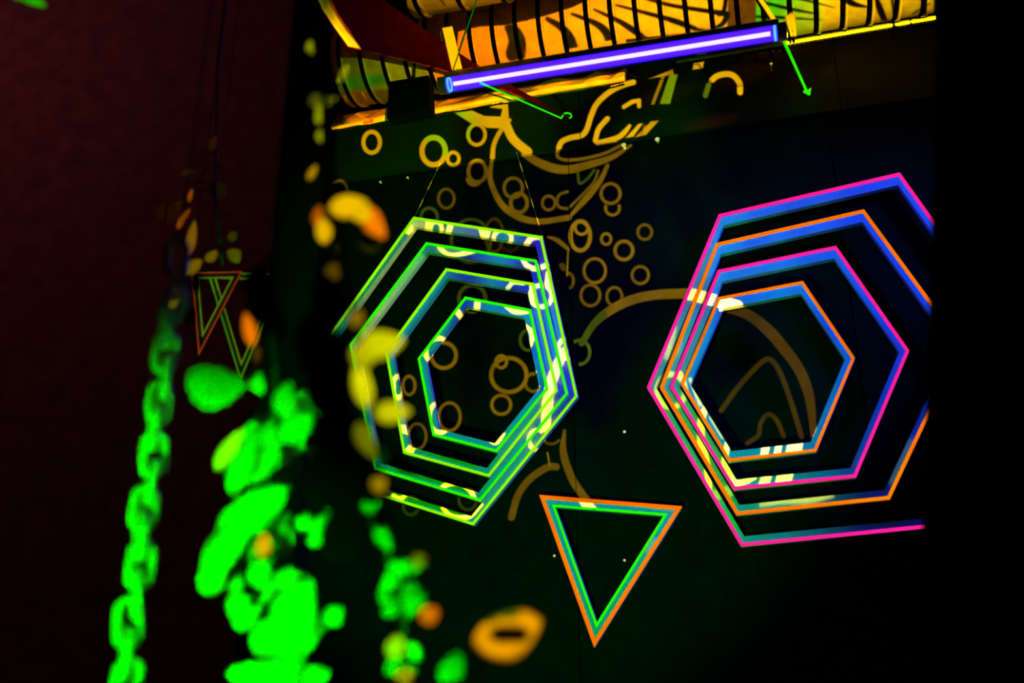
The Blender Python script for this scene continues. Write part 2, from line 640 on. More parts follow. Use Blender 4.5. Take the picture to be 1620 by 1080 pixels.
# ------------------------------------------------------------------ hexagons and triangle
def offset_poly(pts, widths):
    """inset a polygon (pixel coords) edge by edge"""
    n = len(pts)
    area = sum(pts[i][0] * pts[(i + 1) % n][1] - pts[(i + 1) % n][0] * pts[i][1] for i in range(n))
    sg = 1 if area > 0 else -1
    L = []
    for i in range(n):
        x0, y0 = pts[i]; x1, y1 = pts[(i + 1) % n]
        dx, dy = x1 - x0, y1 - y0
        l = math.hypot(dx, dy)
        nx, ny = -dy / l * sg, dx / l * sg
        w_ = widths[i] if isinstance(widths, (list, tuple)) else widths
        L.append((x0 + nx * w_, y0 + ny * w_, dx, dy))
    out = []
    for i in range(n):
        ax, ay, adx, ady = L[i - 1]
        bx, by, bdx, bdy = L[i]
        den = adx * bdy - ady * bdx
        t_ = ((bx - ax) * bdy - (by - ay) * bdx) / den
        out.append((ax + adx * t_, ay + ady * t_))
    return out


def frame(name, label, pts, widths, linew, off, tape, thick=0.026, group=None, inner_tape=None, cord_to=None, glow='tape'):
    base = onwall(*max(pts, key=lambda p: p[1]), off)
    root = thing(name, label, 'frame', base, group)
    inner = offset_poly(pts, widths)
    P = lambda q, o_: [onwall(x, y, o_) for x, y in q]
    op = P(pts, off)
    ip = P(inner, off)
    v, f = ringprism(op, ip, -EN * thick)
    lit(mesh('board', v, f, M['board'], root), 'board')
    tp = P(offset_poly(pts, linew), off)
    v, f = ringprism([p + EN * 0.0005 for p in op], [p + EN * 0.0005 for p in tp], -EN * 0.0009)
    mesh('tape', v, f, M[tape], root)
    if inner_tape:
        q = offset_poly(pts, [x - inner_tape[1] for x in widths])
        v, f = ringprism([p + EN * 0.0005 for p in P(q, off)], [p + EN * 0.0005 for p in ip], -EN * 0.0009)
        t_ = mesh('tape', v, f, M[inner_tape[0]], root)
        t_['label'] = 'green inner tape'
    if cord_to:
        for (i, cx) in cord_to:
            p = op[i] - EN * 0.012
            q_ = wl(s_of(onwall(*cx, 0.0)), zb, 0.05)
            v, f = tube([p, q_], 0.0014, 6)
            lit(mesh('hanging_cord', v, f, M['cord'], root), 'cord')
    return root


HW = [15.5, 13.2, 12, 13, 12.4, 11.5]
H = [
    [(654, 342.5), (857.6, 373.3), (914, 627), (749, 831), (546, 767), (515, 537)],
    [(674, 382.8), (849, 410.8), (898.8, 623), (760.4, 793.5), (592, 742.5), (552.5, 545)],
    [(705.3, 423.8), (845, 447.6), (882.5, 618), (774, 754.5), (637.7, 717), (609, 556)],
    [(735.5, 468.8), (840, 488.8), (867.5, 615.3), (786.5, 715.5), (684, 689), (660.5, 567)]]
hl = ['outermost and largest of the four nested green glowing hexagon frames',
      'second from outside of the four nested green glowing hexagon frames',
      'third from outside, lime edged hexagon frame within the nested green ones',
      'innermost and smallest of the four nested green glowing hexagon frames']
for i in range(4):
    cords = None
    if i == 0:
        cords = [(0, (702, 290)), (1, (822, 280))]
    frame('hexagon_frame', hl[i], H[i], HW, 4.4, 0.055 + i * 0.032, ['lime', 'green', 'lime', 'green'][i],
          group='green nested hexagon frames', cord_to=cords)
RW = [19, 13.5, 14, 16, 12.6, 13.6]
R = [
    [(1137, 338.7), (1423.5, 272.6), (1608, 530), (1468, 835), (1172.5, 864.5), (1023.2, 612.5)],
    [(1132.2, 384.4), (1366.8, 330.8), (1523, 544), (1407.7, 789.8), (1165.3, 815), (1043.6, 612.5)],
    [(1135.4, 426.9), (1322.7, 388.5), (1438.6, 554.4), (1354.2, 755.2), (1160.6, 774.7), (1059.5, 611.4)],
    [(1136, 470), (1270.2, 444.2), (1352.6, 566), (1291.2, 714.3), (1152.7, 730), (1077.2, 607.4)]]
rlb = ['outermost pink edged hexagon frame, cut off by the dark post',
       'second orange edged hexagon frame, just inside the largest pink one',
       'third hexagon frame with a pink edge between two orange ones',
       'smallest innermost orange edged hexagon frame of the pink and orange set']
for i in range(4):
    cords = None
    if i == 0:
        cords = [(0, (1120, 200)), (1, (1420, 160))]
    frame('hexagon_frame', rlb[i], R[i], RW, [5.6, 5.6, 5.2, 4.6][i], 0.055 + i * 0.032, ['pink', 'orange', 'pink', 'orange'][i],
          group='pink and orange nested hexagon frames', cord_to=None)
frame('triangle_frame', 'inverted orange and green edged triangle frame hanging between the two hexagon sets',
      [(853, 782.5), (1079.5, 800.5), (940, 1024)], [17.5, 17.5, 17.5], 6.2, 0.06, 'orange', inner_tape=('green', 4.0))


def far_frame(label, pts, depth, wdt, tape_out, tape_in, lw=2.2):
    P = lambda q, dz: [atdepth(x, y, depth - dz) for x, y in q]
    root = thing('triangle_frame', label, 'frame', atdepth(*max(pts, key=lambda p: p[1]), depth))
    inner = offset_poly(pts, wdt)
    v, f = ringprism(P(pts, 0), P(inner, 0), FWD * 0.03)
    mesh('board', v, f, M['board'], root)
    v, f = ringprism(P(pts, 0.004), P(offset_poly(pts, lw), 0.004), FWD * 0.006)
    mesh('tape', v, f, M[tape_out], root)
    v, f = ringprism(P(offset_poly(pts, wdt - lw), 0.004), P(inner, 0.004), FWD * 0.006)
    t_ = mesh('tape', v, f, M[tape_in], root)
    t_['label'] = 'green inner tape'
    up = atdepth(*pts[0], depth)
    v, f = tube([up, Vector((up.x, up.y, CEIL))], 0.003, 6)
    mesh('hanging_cord', v, f, M['wire'], root)


far_frame('small distant red edged triangle frame, the left of two beyond the chain', [(303, 431), (383, 429), (314, 562)], 6.6, 10, 'farorange', 'fargreen2', 1.8)
far_frame('small distant green triangle frame partly behind the red edged one', [(328, 430), (452, 434), (380, 602)], 6.9, 10, 'fargreen', 'fargreen2', 2.0)

# ------------------------------------------------------------------ small knobs and screws on the wall
def knob(name, label, px, py, off, r, material=None, layer='pin', group=None):
    P = onwall(px, py, off)
    root = thing(name, label, 'hook', P, group)
    seg = 12
    v, f = [], []
    prof = [(0.0, 0.6), (0.35, 0.75), (0.75, 0.7), (1.0, 0.35), (0.8, 0.0), (0.55, -0.4), (0.5, -1.2)]
    for (q, h) in prof[1:]:
        for k in range(seg):
            th = 2 * math.pi * k / seg
            v.append(P + (E1 * math.cos(th) + EZ * math.sin(th)) * r * q + EN * r * h)
    c_ = len(v)
    v.append(P + EN * r * 0.62)
    for i in range(len(prof) - 2):
        for k in range(seg):
            k2 = (k + 1) % seg
            f.append((i * seg + k, (i + 1) * seg + k, (i + 1) * seg + k2, i * seg + k2))
    for k in range(seg):
        f.append((c_, k, (k + 1) % seg))
    lit(mesh('knob', v, f, material or M['white'], root, True), layer)
    b = P - EN * r * 1.2
    vv, ff = tube([b, b - EN * max(0.004, off - r * 1.2)], r * 0.5, 8)
    mesh('shank', vv, ff, M['white'], root)
    return root


knob('wall_knob', 'small violet lit knob just below the board edge, under the lamp', 1040, 221, 0.02, 0.011)
knob('wall_knob', 'small golden lit knob at the board edge inside the projected curves', 987, 230, 0.02, 0.011)
knob('wall_knob', 'tiny white screw knob on the dark board near the short green cord', 1220, 101, 0.07, 0.006)
knob('wall_knob', 'tiny yellow green screw on the wall between the hexagon sets', 988, 683, 0.006, 0.006)
knob('wall_knob', 'tiny green screw on the wall left of the large triangle', 877, 879, 0.006, 0.005)
knob('wall_knob', 'tiny green screw on the wall inside the large triangle', 988, 886, 0.006, 0.005)
knob('wall_knob', 'tiny screw on the wall below the left end of the board', 645, 281, 0.006, 0.006)
knob('wall_knob', 'tiny screw on the wall right beside the leaves, below the board', 602, 288, 0.006, 0.006)
# black cable hanging in a curve across the board
pts = [onwall(x, y, 0.045) for x, y in [(985, 112), (1002, 119), (1025, 124), (1050, 124), (1066, 110), (1085, 98), (1105, 101), (1118, 122), (1128, 133), (1150, 136), (1175, 134), (1192, 132)]]
root = thing('black_cable', 'black cable looping across the dark board below the violet lamp', 'cable', pts[0])
v, f = tube(pts, 0.005, 6)
mesh('cable', v, f, M['wire'], root, True)

# ------------------------------------------------------------------ chain
cb = atdepth(246, 690, 1.5)
cx, cy = cb.x, cb.y
ztop = atdepth(292, 318, 1.5).z
zbot = atdepth(190, 1130, 1.5).z
root = thing('hanging_chain', 'long pale plastic chain hanging beside the leaves, lit green', 'chain', (cx, cy, zbot))
lv, lf = [], []
hl_, hw_, wr = 0.0165, 0.0150, 0.0054
path = []
for k in range(9):
    th = math.pi * k / 8
    path.append(Vector((hw_ * math.cos(th), 0, hl_ + hw_ * math.sin(th))))
for k in range(9):
    th = math.pi + math.pi * k / 8
    path.append(Vector((hw_ * math.cos(th), 0, -hl_ + hw_ * math.sin(th))))
n = len(path); seg = 8
for i in range(n):
    t_ = (path[(i + 1) % n] - path[i - 1]).normalized()
    a_ = Vector((0, 1, 0)); b_ = t_.cross(a_)
    for k in range(seg):
        th = 2 * math.pi * k / seg
        lv.append(path[i] + (a_ * math.cos(th) + b_ * math.sin(th)) * wr)
for i in range(n):
    i2 = (i + 1) % n
    for k in range(seg):
        k2 = (k + 1) % seg
        lf.append((i * seg + k, i * seg + k2, i2 * seg + k2, i2 * seg + k))
first = None
z = zbot; i = 0
while z < ztop:
    if first is None:
        first = mesh('link', lv, lf, M['chain'], None, True)
        l_ = first
    else:
        l_ = first.copy(); COL.objects.link(l_)
    l_.parent = root
    l_.location = Vector((0.004 * math.sin(i * 1.7), 0, z - zbot))
    l_.rotation_euler = (random.uniform(-.12, .12), random.uniform(-.12, .12), (0.55 if i % 2 else 0.55 + math.pi / 2) + random.uniform(-.25, .25))
    lit(l_, 'leaf'); l_['_p'] = i
    z += 0.0405; i += 1
v, f = tube([Vector((cx, cy, z - 0.02)), Vector((cx, cy, CEIL))], 0.002, 6)
mesh('hanging_wire', v, f, M['wire'], root)


# ------------------------------------------------------------------ plants
def leaf_mesh(name, lobed=0.0, material='leaf', aspect=0.0):
    """one leaf along x, unit length and unit width, folded along its midrib and drooping; 2 mm-like skin"""
    n = 10
    up, lo = [], []
    v, f = [], []
    for i in range(n + 1):
        t_ = i / n
        half = 0.5 * (math.sin(math.pi * t_ ** 0.8) ** 0.75) if 0 < t_ < 1 else 0.0
        if lobed and 0 < i < n:
            half *= 1 + (lobed if i % 2 else -lobed)
        x = t_ - 0.5
        zc = -0.10 * (2 * t_ - 1) ** 2
        for q in (-1, -0.5, 0, 0.5, 1):
            v.append(Vector((x, half * q, zc + 0.13 * abs(q) * half * 2 - (0.06 * abs(q) ** 2))))
    w5 = 5
    for i in range(n):
        for q in range(4):
            f.append((i * w5 + q, (i + 1) * w5 + q, (i + 1) * w5 + q + 1, i * w5 + q + 1))
    k = len(v)
    v2 = [p + Vector((0, 0, -0.012)) for p in v]
    f2 = [tuple(k + j for j in reversed(q)) for q in f]
    rim = []
    edge = [i * w5 for i in range(n + 1)] + [n * w5 + q for q in range(1, 5)] + [i * w5 + 4 for i in range(n - 1, -1, -1)] + [3, 2, 1]
    for i in range(len(edge)):
        j = (i + 1) % len(edge)
        rim.append((edge[j], edge[i], k + edge[i], k + edge[j]))
    me = bpy.data.meshes.new(name)
    me.from_pydata([tuple(p) for p in v + v2], [], f + f2 + rim)
    me.materials.append(M[material])
    me.polygons.foreach_set('use_smooth', [True] * len(me.polygons))
    me.update()
    return me


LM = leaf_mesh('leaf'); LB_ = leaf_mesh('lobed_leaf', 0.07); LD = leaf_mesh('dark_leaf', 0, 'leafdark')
LA_ = leaf_mesh('amber_lit_leaf', 0, 'leafamberlit')
LK = leaf_mesh('shaded_leaf', 0, 'leafunlit')
LEAFCOL = {}


def add_leaf(root, px, py, L, W, ang, depth, col=None, me=None, tilt=None):
    P = atdepth(px, py, depth)
    k = depth / FPX
    th = math.radians(ang)
    a_ = RGT * math.cos(th) + UPV * math.sin(th)
    b_ = -RGT * math.sin(th) + UPV * math.cos(th)
    c_ = -FWD
    t1 = math.radians(random.uniform(-28, 28) if tilt is None else tilt[0])
    t2 = math.radians(random.uniform(-22, 22) if tilt is None else tilt[1])
    rot = Matrix((a_, b_, c_)).transposed()
    rot = rot @ Matrix.Rotation(t1, 3, 'X') @ Matrix.Rotation(t2, 3, 'Y')
    sx, sy = L * k / max(0.6, math.cos(t2)), W * k / max(0.6, math.cos(t1))
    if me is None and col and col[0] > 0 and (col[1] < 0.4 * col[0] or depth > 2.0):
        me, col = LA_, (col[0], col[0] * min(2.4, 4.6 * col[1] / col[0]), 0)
    o = bpy.data.objects.new('leaf', me or LM)
    COL.objects.link(o)
    o.parent = root
    mw = rot.to_4x4() @ Matrix.Diagonal((sx, sy, sx * 0.6, 1))
    mw.translation = P - Vector(root.location)
    o.matrix_local = mw
    lit(o, 'leaf')
    if col:
        LEAFCOL[o.name] = col
    return o


YL = (0.95, 0.86, 0.0)
YE, OR_, YG = (1.0, 0.52, 0.0), (1.0, 0.26, 0.0), (0.6, 0.62, 0.0)


def dim(c, k):
    return tuple(x * k for x in c)


def plant(name, label, stem_px, depth, leaves, fill=(), group=None):
    root = thing(name, label, 'plant', atdepth(*stem_px[-1], depth), group)
    pts = [atdepth(x, y, depth + 0.05) for x, y in stem_px]
    pts = [Vector((pts[0].x, pts[0].y, CEIL))] + pts
    v, f = tube(pts, 0.0035, 6)
    lit(mesh('stem', v, f, M['stem'], root, True), 'none')
    for q in leaves:
        x, y, L, W, an = q[:5]
        dz = q[5] if len(q) > 5 and q[5] else 0
        col = q[6] if len(q) > 6 else None
        me = q[7] if len(q) > 7 else None
        add_leaf(root, x, y, L, W, an, depth + dz, col, me)
    tw = []
    for q in leaves:
        th = math.radians(q[4])
        dq = depth + (q[5] if len(q) > 5 and q[5] else 0)
        L_ = q[2] * 0.46
        e0 = min(((q[0] + sg * math.cos(th) * L_, q[1] - sg * math.sin(th) * L_) for sg in (-1, 1)), key=lambda e: e[1])
        ys = e0[1] - 26
        xs = stem_px[0][0]
        for (xa, ya), (xb, yb) in zip(stem_px, stem_px[1:]):
            if ya <= ys <= yb:
                xs = xa + (xb - xa) * (ys - ya) / (yb - ya)
        tw.append(tube([atdepth(xs, ys, depth + 0.05), atdepth((xs + e0[0]) / 2, ys - 4, (depth + 0.05 + dq) / 2), atdepth(e0[0], e0[1], dq)], 0.0012, 5))
    v, f = join(*tw)
    mesh('twigs', v, f, M['leafunlit'], root, True)
    for (x0, y0, x1, y1, n_, dz) in fill:
        for _ in range(n_):
            q = random.random()
            add_leaf(root, x0 + (x1 - x0) * q + random.gauss(0, 16), y0 + (y1 - y0) * q + random.gauss(0, 10),
                     random.uniform(34, 62), random.uniform(20, 34), random.uniform(20, 110), depth + dz + random.uniform(-.04, .06), None, LD)
    return root


plant('trailing_plant', 'dense trailing plant with bright green lit leaves, next to the chain',
      [(440, 300), (430, 520), (440, 640), (430, 760), (420, 880), (440, 1000), (430, 1110)], 1.45, [
    (337, 611, 108, 72, 6, -0.02, None, LB_), (407, 600, 52, 24, 95, 0.05), (451, 634, 62, 42, 70, 0), (478, 640, 50, 36, 70, 0.10),
    (516, 636, 58, 36, 62, -.03), (469, 677, 74, 42, 48, -.02), (362, 710, 82, 24, 56, 0.0, dim(YG, .6)), (387, 727, 112, 38, 66, -.02),
    (420, 732, 92, 28, 55, 0), (400, 688, 48, 36, 80, 0), (425, 690, 36, 24, 50, 0), (498, 718, 30, 26, 60, .2), (455, 725, 60, 24, 40, .25),
    (409, 804, 118, 62, 38, -.02), (366, 826, 80, 40, 58, .06), (481, 826, 34, 28, 70, .05), (512, 832, 44, 38, 60, -.06), (498, 852, 30, 24, 80, 0.05),
    (525, 810, 30, 22, 110, .05), (364, 858, 135, 56, 63, -.02), (336, 913, 56, 44, 70, .05), (417, 863, 40, 22, 82, -.08, OR_),
    (411, 908, 54, 38, 55, -.03), (375, 926, 32, 20, 80, .0), (376, 958, 48, 38, 35, -.02), (390, 975, 60, 34, 35, .12), (419, 937, 44, 26, 30, .02),
    (455, 919, 52, 30, -32, 0), (451, 849, 44, 30, -50, .15), (539, 866, 44, 32, 98, -.05), (467, 968, 116, 78, 64, -.03), (439, 1012, 100, 84, 60, -.02),
    (478, 1000, 80, 60, 40, 0), (420, 1066, 130, 60, 10, -.02), (450, 1060, 90, 60, 60, 0), (405, 1085, 80, 50, 20, 0), (529, 973, 36, 32, 60, -.05), (508, 990, 40, 24, 20, .1),
    (470, 905, 36, 20, -20, .05), (470, 700, 30, 40, 30, .1), (500, 1072, 50, 40, 30, .1),
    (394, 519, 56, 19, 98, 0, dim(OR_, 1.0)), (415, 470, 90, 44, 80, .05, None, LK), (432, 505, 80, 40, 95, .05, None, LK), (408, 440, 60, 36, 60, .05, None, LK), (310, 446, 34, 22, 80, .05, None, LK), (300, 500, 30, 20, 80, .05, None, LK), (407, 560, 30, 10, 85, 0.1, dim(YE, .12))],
    fill=[(440, 640, 450, 1080, 26, 0.14)])
plant('trailing_plant', 'loose trailing plant with yellow and green leaves in front of the green hexagons',
      [(520, -40), (525, 250), (545, 420), (570, 560), (585, 720), (610, 860), (640, 980), (640, 1110)], 1.3, [
    (602, 545, 76, 46, 12, -.12, dim(YL, .62)), (575, 560, 50, 40, 60, -.12, dim(YL, .5)), (573, 608, 82, 32, 98, -.10, dim(YL, .8)), (620, 652, 60, 34, 4, -.12, dim(YL, .6)),
    (565, 502, 30, 22, 60, -.1, dim(YE, .22)), (578, 696, 64, 30, -62, -.05, dim(YG, .25)), (600, 716, 42, 26, -50, 0), (599, 767, 30, 28, 40, -.05, dim(YE, .4)),
    (587, 796, 34, 30, 40, 0), (607, 851, 46, 26, -60, 0), (642, 897, 66, 26, 8, 0), (662, 886, 26, 22, 20, -.05, dim(YE, .15)), (622, 916, 40, 26, 80, .05),
    (658, 944, 54, 32, -58, 0), (641, 955, 40, 24, 0, .1), (680, 972, 34, 30, 30, -.08, dim(OR_, .6)), (626, 1022, 38, 30, 70, -.08, dim(YE, .3)),
    (640, 1069, 30, 26, 40, -.05, dim(OR_, .5)),
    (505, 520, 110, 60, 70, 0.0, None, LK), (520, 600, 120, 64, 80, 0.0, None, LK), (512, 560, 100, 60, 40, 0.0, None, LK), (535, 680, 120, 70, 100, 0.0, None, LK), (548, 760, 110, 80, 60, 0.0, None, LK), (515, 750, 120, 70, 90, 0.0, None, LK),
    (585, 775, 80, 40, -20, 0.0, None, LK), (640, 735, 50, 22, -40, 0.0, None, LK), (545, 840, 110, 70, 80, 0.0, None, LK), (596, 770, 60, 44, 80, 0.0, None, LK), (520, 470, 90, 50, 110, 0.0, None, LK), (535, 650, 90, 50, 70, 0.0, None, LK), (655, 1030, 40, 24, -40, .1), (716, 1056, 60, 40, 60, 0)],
    fill=[(600, 760, 640, 1060, 7, 0.12)])
plant('trailing_plant', 'sparse upper trailing plant with orange lit leaves at the board\'s left end',
      [(510, -60), (508, 90), (520, 220), (530, 330), (525, 440)], 1.42, [
    (490, 72, 20, 9, 72, .2, dim(YG, .8)), (497, 78, 20, 7, 62, .2, dim(YG, .6)), (544, 116, 26, 11, 62, .15, dim(YG, .6)), (514, 163, 40, 18, 32, .1, dim(YG, .9)),
    (508, 180, 34, 16, 62, .1, dim(YG, .8)), (500, 158, 26, 22, 20, .1, dim(YG, .2)), (512, 213, 26, 22, 62, .1, dim(YG, .8)), (520, 241, 34, 13, 78, .1, dim(OR_, .8)), (494, 273, 28, 11, 62, .2, dim(YE, .7)),
    (552, 326, 62, 34, 8, -.1, YE), (590, 352, 62, 34, -52, -.1, dim(OR_, 1.0)), (574, 336, 40, 34, -20, -.1, dim(YE, .9)), (512, 362, 46, 24, 92, 0, YE), (503, 341, 34, 18, 80, 0, dim(OR_, .5)),
    (518, 376, 30, 18, 70, .05), (529, 428, 38, 28, 60, 0, dim(YE, .12)), (530, 396, 26, 9, 90, .1, dim(YG, .15)), (585, 385, 30, 34, 80, .05)],
    fill=())
# the single broad leaf at the bottom, close to the lens
root = thing('trailing_plant', 'single broad leaf with a glowing orange rim at the bottom of the picture', 'plant', atdepth(750, 1120, 1.15))
v, f = tube([atdepth(755, 1100, 1.15), atdepth(752, 1040, 1.15), atdepth(756, 1018, 1.15)], 0.0022, 6)
mesh('stem', v, f, M['stem'], root, True)
v, f = tube([Vector(root.location), atdepth(755, 1100, 1.15)], 0.0022, 6)
mesh('stem', v, f, M['stem'], root, True)
add_leaf(root, 806, 1003, 126, 78, 26, 1.15, (1, 1, 1), None, (8, 6))
BROAD = OWN[-1][0]
# dim leaves on the far side, between chain and triangles
plant('trailing_plant', 'dim yellow lit leaves of a far plant above the small triangle frames',
      [(345, 100), (340, 300), (352, 420)], 2.3, [
    (301, 309, 22, 7, 72, 0, dim(OR_, .9)), (290, 345, 38, 11, 68, 0, dim(OR_, .9)), (303, 376, 62, 15, 78, 0, dim(YE, .6)), (306, 421, 34, 20, 42, 0, dim(YE, .5)),
    (335, 405, 26, 14, 42, 0, dim(YE, .35)), (371, 404, 24, 24, 40, 0, dim(YE, .25)), (278, 468, 52, 15, 70, 0, dim(YE, .38)), (368, 373, 18, 14, 60, 0, dim(OR_, .08)), (337, 226, 24, 14, 60, 0, dim(OR_, .10)),
    (265, 336, 50, 30, 20, .3, dim(OR_, .05)), (275, 330, 40, 12, 45, .3, dim(YE, .08)), (297, 272, 22, 12, 20, .1, dim(OR_, .10)), (347, 300, 30, 26, 50, .2, dim(YE, .03))])
root = thing('trailing_plant', 'bright green leaf tip at the top left corner of the picture', 'plant', atdepth(20, -40, 1.6))
v, f = tube([atdepth(20, -40, 1.6), Vector((atdepth(20, -40, 1.6).x, atdepth(20, -40, 1.6).y, CEIL))], 0.003, 6)
mesh('stem', v, f, M['stem'], root, True)
add_leaf(root, 50, 0, 46, 14, -22, 1.6, (0.02, 1.0, 0), None, (0, 0))
add_leaf(root, 30, -8, 40, 16, -10, 1.6, (0.02, 0.7, 0), None, (0, 0))

# ------------------------------------------------------------------ the projector's slide
SCALE = 1.0
CW, CH = 1620, 1480        # drawing sheets reach below and above the frame
OY = 120


class Sheet:
    def __init__(self):
        self.a = np.zeros((CH, CW, 3), np.float32)

    def _box(self, x0, y0, x1, y1):
        x0 = max(0, int(x0)); y0 = max(0, int(y0 + OY)); x1 = min(CW, int(x1) + 1); y1 = min(CH, int(y1 + OY) + 1)
        if x1 <= x0 or y1 <= y0:
            return None
        yy, xx = np.mgrid[y0:y1, x0:x1]
        return (slice(y0, y1), slice(x0, x1)), xx.astype(np.float32), yy.astype(np.float32) - OY

    def _put(self, sl, m, col, mode='max'):
        m = m[..., None]
        col = np.asarray(col, np.float32)
        if mode == 'over':
            self.a[sl] = self.a[sl] * (1 - m) + col * m
        else:
            self.a[sl] = np.maximum(self.a[sl], col * m)

    def ring(self, cx, cy, rx, ry, wdt, col, a0=None, a1=None, soft=1.2, mode='max'):
        b = self._box(cx - rx - wdt - 3, cy - ry - wdt - 3, cx + rx + wdt + 3, cy + ry + wdt + 3)
        if b is None:
            return
        sl, x, y = b
        dx, dy = x - cx, y - cy
        k = np.hypot(dx / rx, dy / ry) + 1e-6
        g = np.maximum(np.hypot(dx, dy) / k, min(rx, ry))   # local radius in this direction
        d = np.abs(k - 1) * g
        m = np.clip((wdt / 2 - d) / soft + 0.5, 0, 1)
        if a0 is not None:                         # keep only an arc, degrees, x right y down
            an = np.degrees(np.arctan2(dy, dx)) % 360
            a0 %= 360; a1 %= 360
            keep = (an >= a0) & (an <= a1) if a0 <= a1 else (an >= a0) | (an <= a1)
            m = m * keep
        self._put(sl, m, col, mode)

    def line(self, pts, wdt, col, soft=1.2, mode='max'):
        n_ = len(pts)
        ws = wdt if isinstance(wdt, (list, tuple)) else [wdt] * n_
        xs = [p[0] for p in pts]; ys = [p[1] for p in pts]; q = max(ws)
        b = self._box(min(xs) - q - 3, min(ys) - q - 3, max(xs) + q + 3, max(ys) + q + 3)
        if b is None:
            return
        sl, x, y = b
        best = np.full(x.shape, -9.0, np.float32)
        for i in range(n_ - 1):
            ax, ay = pts[i]; bx, by = pts[i + 1]
            dx, dy = bx - ax, by - ay
            t_ = np.clip(((x - ax) * dx + (y - ay) * dy) / (dx * dx + dy * dy + 1e-6), 0, 1)
            d = np.hypot(x - ax - t_ * dx, y - ay - t_ * dy)
            best = np.maximum(best, (ws[i] + (ws[i + 1] - ws[i]) * t_) / 2 - d)
        self._put(sl, np.clip(best / soft + 0.5, 0, 1), col, mode)

    def curve(self, pts, wdt, col, soft=1.2, mode='max'):
        """smooth curve (Catmull-Rom) through the points"""
        n_ = len(pts)
        ws = wdt if isinstance(wdt, (list, tuple)) else [wdt] * n_
        P = [np.array((*p, w_), float) for p, w_ in zip(pts, ws)]
        P = [2 * P[0] - P[1]] + P + [2 * P[-1] - P[-2]]
        out = []
        for i in range(1, len(P) - 2):
            for k in range(6):
                t_ = k / 6
                out.append(0.5 * (2 * P[i] + (P[i + 1] - P[i - 1]) * t_ + (2 * P[i - 1] - 5 * P[i] + 4 * P[i + 1] - P[i + 2]) * t_ ** 2
                                  + (3 * P[i] - P[i - 1] - 3 * P[i + 1] + P[i + 2]) * t_ ** 3))
        out.append(P[-2])
        self.line([(p[0], p[1]) for p in out], [float(p[2]) for p in out], col, soft, mode)

    def poly(self, pts, col, col2=None, g=None, mode='max', soft=1.0):
        xs = [p[0] for p in pts]; ys = [p[1] for p in pts]
        b = self._box(min(xs) - 2, min(ys) - 2, max(xs) + 2, max(ys) + 2)
        if b is None:
            return
        sl, x, y = b
        inside = np.zeros(x.shape, bool)
        dist = np.full(x.shape, 1e9, np.float32)
        n_ = len(pts)
        for i in range(n_):
            ax, ay = pts[i]; bx, by = pts[(i + 1) % n_]
            cr = ((ay > y) != (by > y)) & (x < (bx - ax) * (y - ay) / (by - ay + 1e-9) + ax)
            inside ^= cr
            dx, dy = bx - ax, by - ay
            t_ = np.clip(((x - ax) * dx + (y - ay) * dy) / (dx * dx + dy * dy + 1e-6), 0, 1)
            dist = np.minimum(dist, np.hypot(x - ax - t_ * dx, y - ay - t_ * dy))
        m = np.clip(np.where(inside, dist, -dist) / soft + 0.5, 0, 1)
        c = np.asarray(col, np.float32)
        if col2 is not None:
            (x0, y0), (x1, y1) = g
            t_ = np.clip(((x - x0) * (x1 - x0) + (y - y0) * (y1 - y0)) / ((x1 - x0) ** 2 + (y1 - y0) ** 2), 0, 1)[..., None]
            c = c * (1 - t_) + np.asarray(col2, np.float32) * t_
        self._put(sl, m, c, mode)


GO = (1.0, 0.54, 0.012)      # golden
GR = (0.42, 0.72, 0.03)      # yellow green
BR = (0.42, 0.18, 0.006)
K = (0, 0, 0)
main, bsh, dsh, ssh, lsh = Sheet(), Sheet(), Sheet(), Sheet(), Sheet()
g_ = lambda k, c=GO: tuple(x * k for x in c)
# --- board along the top
main.ring(588, 225, 13, 16.5, 6.5, g_(.95)); main.ring(686, 239, 18.5, 21.5, 8, g_(.95)); main.ring(686, 239, 18.5, 21.5, 8, GR, 230, 20, mode='over')
main.ring(717, 251, 9, 10, 5.5, GO); main.ring(754, 213, 13.5, 16, 5.5, g_(.9)); main.ring(754, 213, 13.5, 16, 5.5, GR, 150, 250, mode='over')
main.poly([(719, 178), (747, 175), (766, 183.5), (792, 184.5), (795, 172), (776, 170), (775, 166), (803, 161), (805, 187.6), (796, 203), (770, 202), (763, 198), (747, 196)], GR, GO, ((725, 180), (765, 190)))
main.curve([(806, 190), (790, 210), (781, 230), (779, 249)], [6, 7, 7, 8], g_(.85))
main.curve([(800, 196), (812, 220), (835, 240)], 14, GO)
main.curve([(884, 233), (889, 224), (902, 218), (920, 214), (928.5, 204), (935, 183.5), (945, 163), (965, 145), (985, 135), (1002, 130)], 8.5, GO)
main.curve([(961, 187.6), (947, 204), (942, 222)], 8, GO); main.curve([(941, 225), (962, 221), (978, 217), (988, 209), (996, 199)], [3, 6, 8, 8, 5], GO)
main.poly([(990, 218), (1002, 216), (1017, 195), (1010, 196)], GO); main.poly([(1005, 217), (1022, 213), (1042, 191), (1030, 192)], g_(.8))
main.line([(1014, 213), (1020, 198)], 2, g_(.3), mode='over')
main.line([(987, 169), (1000, 161), (1011, 159), (1011, 168)], 6.5, GO)
main.poly([(1044, 164), (1060, 164), (1072, 117.5), (1059, 119.5)], g_(.55, GR)); main.poly([(1030, 165), (1035, 165), (1052, 121), (1046, 122)], g_(.45))
main.poly([(1026, 125), (1064, 110), (1066, 118)], g_(.7))
main.curve([(1126, 127), (1135, 120), (1151, 117), (1162, 121), (1170, 132), (1171, 146)], 9, g_(1.1)); main.curve([(1121, 135), (1116, 151)], 8, g_(.3, GR))
main.poly([(1100, 88), (1116, 85), (1111.5, 108), (1096, 110)], g_(.9))
